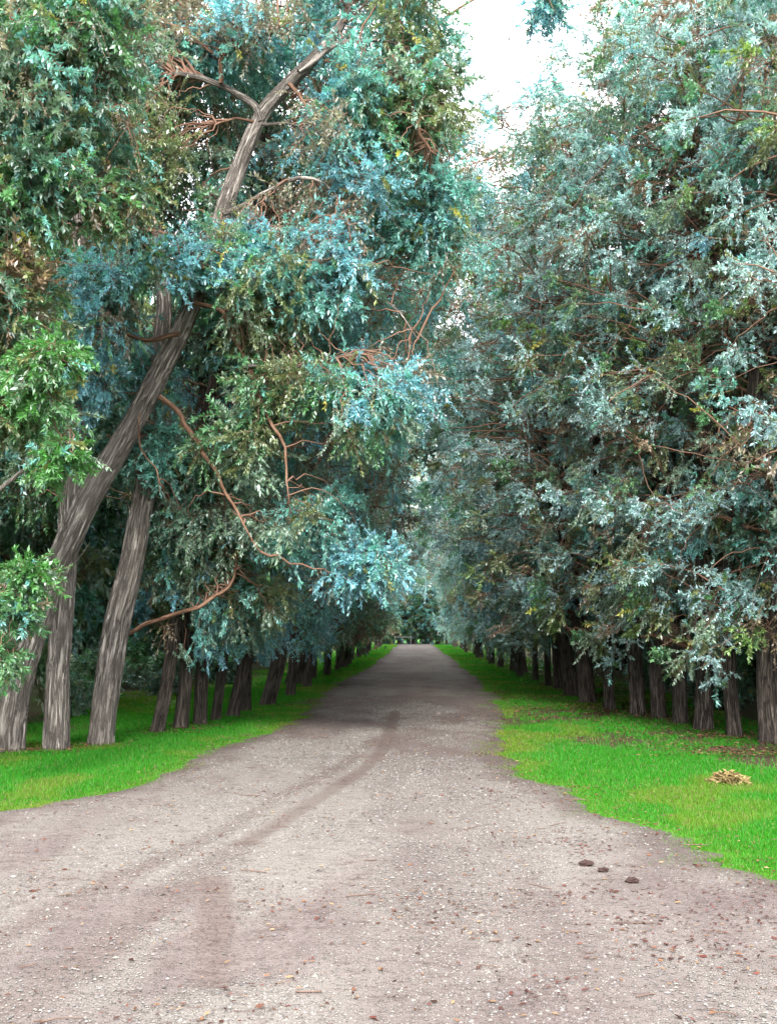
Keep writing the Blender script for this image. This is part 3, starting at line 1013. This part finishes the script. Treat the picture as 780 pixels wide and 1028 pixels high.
hb = [
    (px_path([(262, 122), (250, 98), (222, 83), (196, 79), (165, 76)], Y1 - .05), [.10, .09, .075, .06, .02]),
    (px_path([(222, 84), (221, 62), (240, 42), (262, 30), (290, 22)], Y1 - .1), [.06, .055, .045, .03, .012]),
    (px_path([(196, 304), (222, 318), (240, 352), (258, 390), (276, 424), (290, 470), (294, 500)], Y1 - .3), [.055, .06, .055, .05, .04, .03, .015]),
    (px_path([(245, 368), (270, 362), (292, 370), (318, 360), (345, 356), (368, 350)], Y1 - .35), [.04, .038, .034, .03, .025, .01]),
    (px_path([(160, 398), (185, 425), (205, 448), (235, 500), (262, 555)], Y1 - .2), [.07, .06, .05, .035, .012]),
    (px_path([(198, 450), (225, 420), (252, 398), (285, 385)], Y1 + .2), [.05, .05, .04, .02]),
    (px_path([(262, 125), (285, 122), (300, 126)], Y1 - .1), [.04, .03, .01]),
    (px_path([(255, 122), (230, 120), (208, 122)], Y1 - .1), [.03, .025, .01]),
    (px_path([(290, 84), (312, 108), (330, 140), (352, 170)], Y1 - .2), [.045, .04, .03, .012]),
    (px_path([(300, 72), (340, 45), (385, 42), (412, 60), (430, 95)], Y1 - .2), [.07, .055, .045, .035, .015]),
    (px_path([(385, 44), (400, 75), (412, 125), (430, 152)], Y1 - .3), [.03, .045, .05, .02]),
    (px_path([(180, 335), (150, 340), (120, 330), (90, 335)], Y1 - .3), [.06, .05, .035, .015]),
    (px_path([(224, 215), (270, 195), (320, 180), (345, 210), (356, 260)], Y1 - .4), [.06, .05, .04, .03, .012]),
    (px_path([(205, 270), (170, 240), (130, 230), (90, 250)], Y1 - .6), [.06, .045, .03, .012]),
    (px_path([(140, 415), (145, 450), (160, 470), (162, 500)], Y1 - .3), [.02, .018, .015, .008]),
    (px_path([(215, 245), (290, 230), (360, 270), (420, 340)], Y1 + .6), [.06, .05, .04, .015]),
    (px_path([(115, 460), (170, 470), (240, 490), (310, 530), (370, 570), (400, 590)], Y1 + 1.2), [.07, .06, .05, .04, .025, .01]),
]
W1 = {'olive': .03, 'green': .07, 'sage': .06, 'teal': .28, 'blue': .52, 'dark': .02, 'tan': .02}
W2 = {'olive': .08, 'green': .10, 'sage': .15, 'teal': .45, 'blue': .20, 'tan': .02}
BB = []
def B(px, py, dy, rx, ry, rz, n, w, **kw):
    BB.extend(blob(r, at(px, py, Y1 + dy), rx, ry, rz, n, w, avoid=hero_avoid, **kw))
B(130, 310, -.6, 1.2, .9, 1.0, 60, W1)
B(230, 290, -.4, 1.2, 1.0, .8, 64, W1)
B(300, 260, -.2, 1.1, 1.0, .9, 56, W1)
B(330, 400, -.2, 1.3, 1.0, .7, 64, W1)
B(260, 440, 0, .9, .9, .6, 30, W2)
B(390, 390, .2, .7, .9, .6, 26, W1)
B(360, 560, .9, .75, .8, .45, 34, W1)
B(300, 520, .8, .9, .9, .5, 30, W2)
B(220, 520, .9, 1.0, .8, .5, 26, {'dark': .4, 'sage': .3, 'green': .3})
B(110, 390, -.2, .6, .8, .5, 22, W1)
B(240, 40, .3, 1.3, 1.1, .8, 48, W2)
B(340, 110, 0, 1.2, 1.1, 1.0, 64, W2)
B(420, 100, .2, .8, 1.0, .9, 44, W2)
B(380, 200, .3, 1.1, 1.1, .9, 58, W2)
B(440, 220, .5, .6, .9, .9, 34, W2)
B(390, 20, .3, 1.0, 1.1, .7, 44, W2)
B(330, -60, .4, 1.6, 1.3, .9, 56, W2)
B(170, 150, .5, 1.2, 1.0, 1.0, 50, W2)
B(140, 40, .5, 1.2, 1.0, 1.0, 50, W2)
B(290, 320, 1.0, 1.6, .7, 1.2, 50, {'dark': .4, 'green': .3, 'teal': .3})
B(180, 450, 1.0, 1.0, .6, .6, 30, {'dark': .5, 'green': .3, 'sage': .2})
B(548, 8, 1.2, .38, .4, .32, 9, W1, hole=0)
hb.append((px_path([(412, 60), (450, 18), (500, -8), (540, -5), (556, 12)], Y1 + .8), [.04, .035, .03, .02, .008]))
hero('leaning_tree', 'great grey trunk leaning far over towards the road, blue green leaves, at left edge', hp, hr, hb, BB, 41)

# second trunk, upright
g2 = ground(57, 753)
p2 = px_path([(56, 753), (58, 690), (61, 645), (66, 590), (72, 500), (76, 420), (70, 330), (80, 240), (70, 150), (76, 40)], g2[1])
r2 = [x / 2 / F * g2[1] for x in (25, 24, 23, 22, 21, 19, 17, 13, 9, 4)]
BB2 = []
for (px, py, dy, rx, ry, rz, n) in ((60, 480, .8, .9, .7, .6, 26), (20, 420, .6, 1.0, .9, .9, 34), (90, 250, .9, 1.1, 1.0, 1.2, 44), (40, 120, .6, 1.3, 1.1, 1.2, 52), (110, 30, .8, 1.2, 1.1, 1.2, 46), (40, -40, .6, 1.3, 1.1, 1.0, 36)):
    BB2 += blob(r, at(px, py, g2[1] + dy), rx, ry, rz, n, {'dark': .2, 'green': .3, 'sage': .25, 'olive': .15, 'teal': .1}, avoid=hero_avoid)
hb2 = [(px_path([(66, 575), (80, 560), (90, 545)], g2[1] - .15), [.02, .018, .006]),
       (px_path([(76, 420), (50, 390), (20, 380)], g2[1] - .1), [.05, .04, .015]),
       (px_path([(72, 300), (100, 250), (120, 200)], g2[1] + .3), [.05, .04, .015])]
hero('upright_tree', 'straight upright grey trunk between the big leaning trunk and the tilted one', p2, r2, hb2, BB2, 52)

g3 = ground(101, 748)
p3 = px_path([(101, 748), (108, 690), (117, 630), (131, 570), (142, 515), (150, 460), (150, 400), (165, 320), (160, 230), (175, 130), (180, 20)], g3[1])
r3 = [x / 2 / F * g3[1] for x in (25, 25, 24, 24, 23, 21, 19, 16, 12, 8, 3)]
hb3 = [(px_path([(131, 560), (126, 540), (128, 515), (120, 495)], g3[1] - .1), [.02, .018, .014, .006]),
       (px_path([(116, 642), (160, 625), (200, 605), (235, 585), (245, 545)], g3[1] + .4), [.06, .055, .05, .035, .012]),
       (px_path([(142, 520), (170, 500), (200, 470)], g3[1] + .5), [.05, .04, .015]),
       (px_path([(150, 440), (120, 400), (100, 360)], g3[1] + .5), [.05, .04, .015])]
BB3 = []
for (px, py, dy, rx, ry, rz, n) in ((190, 560, 1.0, .9, .7, .6, 28), (240, 600, 1.4, .8, .8, .5, 26), (220, 480, 1.3, 1.0, .8, .7, 30), (150, 250, 1.2, 1.3, .9, 1.2, 44), (200, 100, 1.2, 1.3, 1.0, 1.3, 50), (190, -20, 1.0, 1.3, 1.0, 1.0, 36)):
    BB3 += blob(r, at(px, py, g3[1] + dy), rx, ry, rz, n, {'dark': .3, 'green': .2, 'sage': .25, 'teal': .15, 'olive': .1}, avoid=hero_avoid)
BB3 += blob(r, at(166, 445, g3[1] - .25), .28, .2, .45, 12, {'teal': .4, 'green': .3, 'sage': .3}, hole=0)
BB3 += blob(r, at(150, 380, g3[1] - .2), .3, .2, .35, 9, {'blue': .5, 'teal': .5}, hole=0)
hero('tilted_tree', 'grey furrowed trunk tilted a little right, third from the left edge', p3, r3, hb3, BB3, 63)

# near left tree, trunk just outside the frame: olive and bright green sprays
Yn = 11.2
pn = [np.array([-5.3, Yn, 0]), np.array([-5.2, Yn, 2.5]), np.array([-5.0, Yn, 5]), np.array([-4.7, Yn, 8]), np.array([-4.4, Yn, 11]), np.array([-4.3, Yn, 13])]
WN = {'rust': .02, 'olive': .24, 'dark': .22, 'green': .22, 'sage': .10, 'teal': .17, 'tan': .03}
BN = []
def Bn(px, py, dy, rx, ry, rz, n, w, **kw):
    BN.extend(blob(r, at(px, py, Yn + dy), rx, ry, rz, n, w, seed=int(px + 3 * py) % 97, avoid=hero_avoid, **kw))
Bn(40, 90, 0, 1.2, 1.2, 1.3, 90, WN)
Bn(110, 60, .3, .8, 1.0, .9, 50, WN)
Bn(120, 190, .6, .5, .8, .5, 24, WN)
Bn(40, 220, .2, .9, 1.0, .8, 52, WN)
Bn(20, 320, 0, .6, .9, .7, 34, WN)
Bn(-30, 300, 0, 1.0, 1.2, 1.6, 50, WN)
Bn(20, 410, 0, .45, .8, .5, 26, {'sage': .5, 'olive': .25, 'green': .25})
Bn(54, 352, -.9, .30, .3, .24, 13, {'bright': .8, 'green': .2}, hole=0, size=(.45, .75))
Bn(42, 395, -.7, .28, .3, .2, 10, {'bright': .4, 'green': .4, 'sage': .2}, hole=0, size=(.45, .75))
Bn(58, 455, -.6, .24, .3, .19, 11, {'bright': .8, 'green': .2}, hole=0, size=(.5, .75))
Bn(26, 578, 0, .24, .3, .18, 12, {'bright': 1}, hole=0, size=(.45, .7))
Bn(6, 500, 0, .36, .5, .4, 20, {'green': .5, 'bright': .3, 'sage': .2})
Bn(8, 605, -.2, .25, .4, .22, 14, {'teal': .4, 'green': .4, 'dark': .2}, hole=0, size=(.5, .7))
Bn(5, 660, -.2, .16, .3, .16, 8, {'green': .5, 'teal': .3, 'olive': .2}, hole=0, size=(.4, .6))
Bn(-60, 500, 0, .8, 1.0, 1.5, 40, WN)
bn = [([np.array([-5.2, Yn, 3.4]), at(-20, 500, Yn), at(30, 470, Yn - .3), at(70, 455, Yn - .6)], [.07, .05, .03, .01]),
      ([np.array([-5.25, Yn, 2.0]), at(-30, 600, Yn), at(5, 610, Yn - .2)], [.04, .03, .01]),
      ([np.array([-5.1, Yn, 4.2]), at(0, 380, Yn - .4), at(60, 355, Yn - .9)], [.06, .04, .01]),
      ([np.array([-4.9, Yn, 6.2]), at(20, 200, Yn), at(90, 180, Yn + .3), at(130, 190, Yn + .6)], [.08, .05, .03, .01]),
      ([np.array([-4.6, Yn, 8.6]), at(40, 60, Yn), at(110, 50, Yn + .3)], [.07, .05, .02])]
hero('overhanging_tree', 'olive leaved tree at the left edge with tufts of bright green leaves, its trunk unseen', pn, [.26, .24, .2, .15, .1, .05], bn, BN, 74)

# ---- trees of the wood behind each row
for side, lab in ((-1, 'dark leafy tree in the wood behind the left hand row'), (1, 'dark leafy tree in the wood behind the right hand row')):
    for row, x0 in enumerate((7.6, 10.6, 14.5)):
        y = 13.5 + row * 2.5
        while y < (56, 74, 90)[row]:
            x = side * (x0 + random.uniform(-.6, .6))
            yy_ = y + random.uniform(-.5, .5)
            if side < 0 and row == 0 and 19 < y < 29:       # a small clearing behind the upright trunks
                y += 3
                continue
            s = random.uniform(.9, 1.15) * (1, 1.05, 1.15)[row]
            plant('woodland_tree', VB[random.randrange(2)], (x, yy_, zg(x, yy_)), random.uniform(0, 6.28), (s, s, s * 1.35), 0, lab, 'tree',
                  'trees behind the left row' if side < 0 else 'trees behind the right row', random.uniform(.7, 1.1))
            y += random.uniform(2.6, 3.6) * (1, 1.15, 1.4)[row]
# ---- trees closing the far end of the avenue
for x in (-9, -7, -5.2, -3.6, -1.9, -.6, .9, 2.4, 4.0, 6.2, 9.5):
    yy_ = 121 + random.uniform(-1, 3)
    s = random.uniform(1.2, 1.6)
    plant('woodland_tree', VB[random.randrange(2)], (x, yy_, zg(x, yy_)), random.uniform(0, 6.28), (s, s, s), 0, 'tree closing the view at the far end of the dirt road', 'tree', 'trees at the end of the avenue')
for x, y in ((-.2, 119.5), (1.4, 119.0), (-1.9, 119.2), (3.2, 118.5), (-3.6, 118.8), (-.9, 124), (.7, 125), (2.2, 124), (-2.6, 125)):
    plant('woodland_tree', VB[0], (x, y, zg(x, y)), random.uniform(0, 6.28), (.8, .8, .55), 0, 'tree closing the view at the far end of the dirt road', 'tree', 'trees at the end of the avenue')

# ---- shrubs under the wood
def shrub_mesh(seed, weights):
    r = np.random.default_rng(seed)
    cr = Crown(seed)
    for (c, ax_, sz, kd) in blob(r, (0, 0, .65), .8, .8, .6, 46, weights, size=(.6, .9), hole=.3):
        if c[2] > .1:
            cr.add(c, ax_ + np.array([0, 0, .4]), sz, kd)
    tv, tf, Q, cl = cr.grow(12, 26, (.05, .09), np.array([[0, 0, .05], [.1, .1, .2], [-.1, 0, .25], [0, -.1, .3]]))
    return {'twigs': mesh_from('twigs', tv, tf, [M_TWIG]), 'crown': quads_mesh('foliage', Q, cl, M_LEAF)}


SH = [shrub_mesh(601, {'green': .5, 'bright': .1, 'dark': .4}), shrub_mesh(602, {'dark': .6, 'green': .3, 'sage': .1})]
shrubs = [(-9.0, 21, 1.0), (-7.0, 24, .9), (-6.2, 27, .8), (-8.2, 18.5, .9), (-9.8, 25, 1.2), (-6.4, 20.5, .6), (-11.5, 22, 1.2), (-7.4, 30, 1.1), (-5.6, 32, .9),
          (6.6, 17.5, .8), (7.2, 20, .9), (8.4, 18.6, 1.0), (6.2, 23, .8), (7.6, 25, 1.1), (6.0, 28, .9), (9.2, 22, 1.1), (7.0, 32, 1.1), (5.4, 36, .9)]
for q, (x, y, s) in enumerate(shrubs):
    o = link('shrub', None)
    o.location = (x, y, zg(x, y))
    o.rotation_euler = (0, 0, random.uniform(0, 6.28))
    o.scale = (s, s, s)
    c = link('foliage', SH[q % 2]['crown'], o)
    link('twigs', SH[q % 2]['twigs'], c)
    tag(o, 'low green shrub in the shade behind the left hand trunks' if x < 0 else 'low green shrub in the shade behind the right hand trunks', 'shrub',
        'shrubs behind the left row' if x < 0 else 'shrubs behind the right row')

# ------------------------------------------------------------------ small things
g0 = ground(731, 788)
n = 420
rr_ = np.random.default_rng(5)
a = rr_.uniform(0, 6.28, n); q = rr_.random(n) ** .6
x = np.cos(a) * q * .19; y = np.sin(a) * q * .16
zc = .13 * (1 - q ** 1.6) * rr_.uniform(.5, 1, n) + .01
d = norm(np.stack([np.cos(a) * .6 + rr_.normal(0, .5, n), np.sin(a) * .6 + rr_.normal(0, .5, n), rr_.uniform(-.3, .5, n)], -1))
Q = leaf_quads(np.stack([x, y, zc], -1), d, rr_.uniform(.05, .1, n), rr_.uniform(.010, .022, n))
tint = np.array([(.22, .16, .075), (.17, .12, .055), (.26, .20, .10), (.11, .07, .035)])[rr_.integers(0, 4, n)] * rr_.uniform(.7, 1.2, (n, 1))
o = link('leaf_pile', quads_mesh('leaf_pile', Q, tint, M_LITTER))
o.location = (g0[0], g0[1], zg(g0[0], g0[1]))
tag(o, 'small heap of dry straw coloured leaves on the right hand grass', 'leaf pile')

import bmesh
for (px, py, s, lab) in ((588, 872, .036, 'dark clod of earth on the road, left and largest of three in a slanting line'),
                         (605, 878, .028, 'flat dark clod of earth in the middle of three on the road'),
                         (634, 889, .032, 'dark clod of earth nearest to the bottom edge of three on the road')):
    bm = bmesh.new()
    bmesh.ops.create_icosphere(bm, subdivisions=3, radius=1)
    sd = int(px)
    co = np.array([v.co[:] for v in bm.verts])
    nz = fbm(co * 2.3 + sd, sd, 4)
    for v, k in zip(bm.verts, nz):
        v.co *= .35 + 1.3 * k
        v.co.z *= .62
    me = bpy.data.meshes.new('earth_clod')
    bm.to_mesh(me)
    bm.free()
    me.materials.append(M_CLOD)
    o = link('earth_clod', me)
    g0 = ground(px, py)
    o.location = (g0[0], g0[1], zg(g0[0], g0[1]) + .018 + s * .4)
    o.scale = (s * 1.25, s, s)
    tag(o, lab, 'clod of earth', 'dark clods on the road')

# low wooden barrier at the far end of the road
gt = link('wooden_barrier', None)
gt.location = (-1.45, 117.5, zg(-1.45, 117.5))
tag(gt, 'low pale wooden barrier across the left side of the far road end', 'barrier')


def box_mesh(name, x0, x1, y0, y1, z0, z1, mat):
    bm = bmesh.new()
    bmesh.ops.create_cube(bm, size=1)
    for v in bm.verts:
        v.co = ((x0 + x1) / 2 + v.co.x * (x1 - x0), (y0 + y1) / 2 + v.co.y * (y1 - y0), (z0 + z1) / 2 + v.co.z * (z1 - z0))
    bmesh.ops.bevel(bm, geom=bm.edges[:], offset=.01, segments=1, affect='EDGES')
    me = bpy.data.meshes.new(name)
    bm.to_mesh(me)
    bm.free()
    me.materials.append(mat)
    return me


for xp in (-.85, 0, .85):
    link('post', box_mesh('post', xp - .05, xp + .05, -.06, .06, -.1, .92, M_WOOD), gt)
for zz in (.80,):
    link('rail', box_mesh('rail', -.95, .95, -.10, -.062, zz - .06, zz + .06, M_WOOD), gt)

# ------------------------------------------------------------------ light
SUN_EL, SUN_AZ = R(36), R(181)       # behind the camera, a little to its left
w = bpy.data.worlds.new('World')
scene.world = w
w.use_nodes = True
nt = w.node_tree
nt.nodes.clear()
b = NB(nt)
out = b.n('ShaderNodeOutputWorld')
bg = b.n('ShaderNodeBackground')
sky = b.n('ShaderNodeTexSky', sky_type='NISHITA')
sky.sun_disc = False
sky.sun_elevation = SUN_EL
sky.sun_rotation = SUN_AZ
sky.air_density = 1.0
sky.dust_density = 2.0
tc = b.n('ShaderNodeTexCoord').outputs['Generated']
cl = b.noise(tc, 2.2, 6, 0.6)
c = b.mix(b.ramp(cl, [(0.2, .72), (0.6, .94)]), sky.outputs[0], (9.5, 9.6, 9.9))
b.l(c, bg.inputs[0])
bg.inputs[1].default_value = 0.09
b.l(bg.outputs[0], out.inputs[0])

sl_ = bpy.data.lights.new('sun', 'SUN')
sl_.energy = 1.5
sl_.angle = R(20)
sl_.color = (1, .96, .9)
so = link('sun', sl_)
sv = Vector((math.sin(SUN_AZ) * math.cos(SUN_EL), math.cos(SUN_AZ) * math.cos(SUN_EL), math.sin(SUN_EL)))
so.rotation_euler = sv.to_track_quat('Z', 'Y').to_euler()

scene.view_settings.view_transform = 'Standard'
scene.view_settings.look = 'None'
scene.view_settings.exposure = 2.75
scene.view_settings.gamma = 1
scene.view_settings.use_curve_mapping = False
cy = scene.cycles
cy.max_bounces = 9
cy.diffuse_bounces = 6
cy.glossy_bounces = 2
cy.transmission_bounces = 4
cy.use_denoising = True
scene.render.use_persistent_data = False
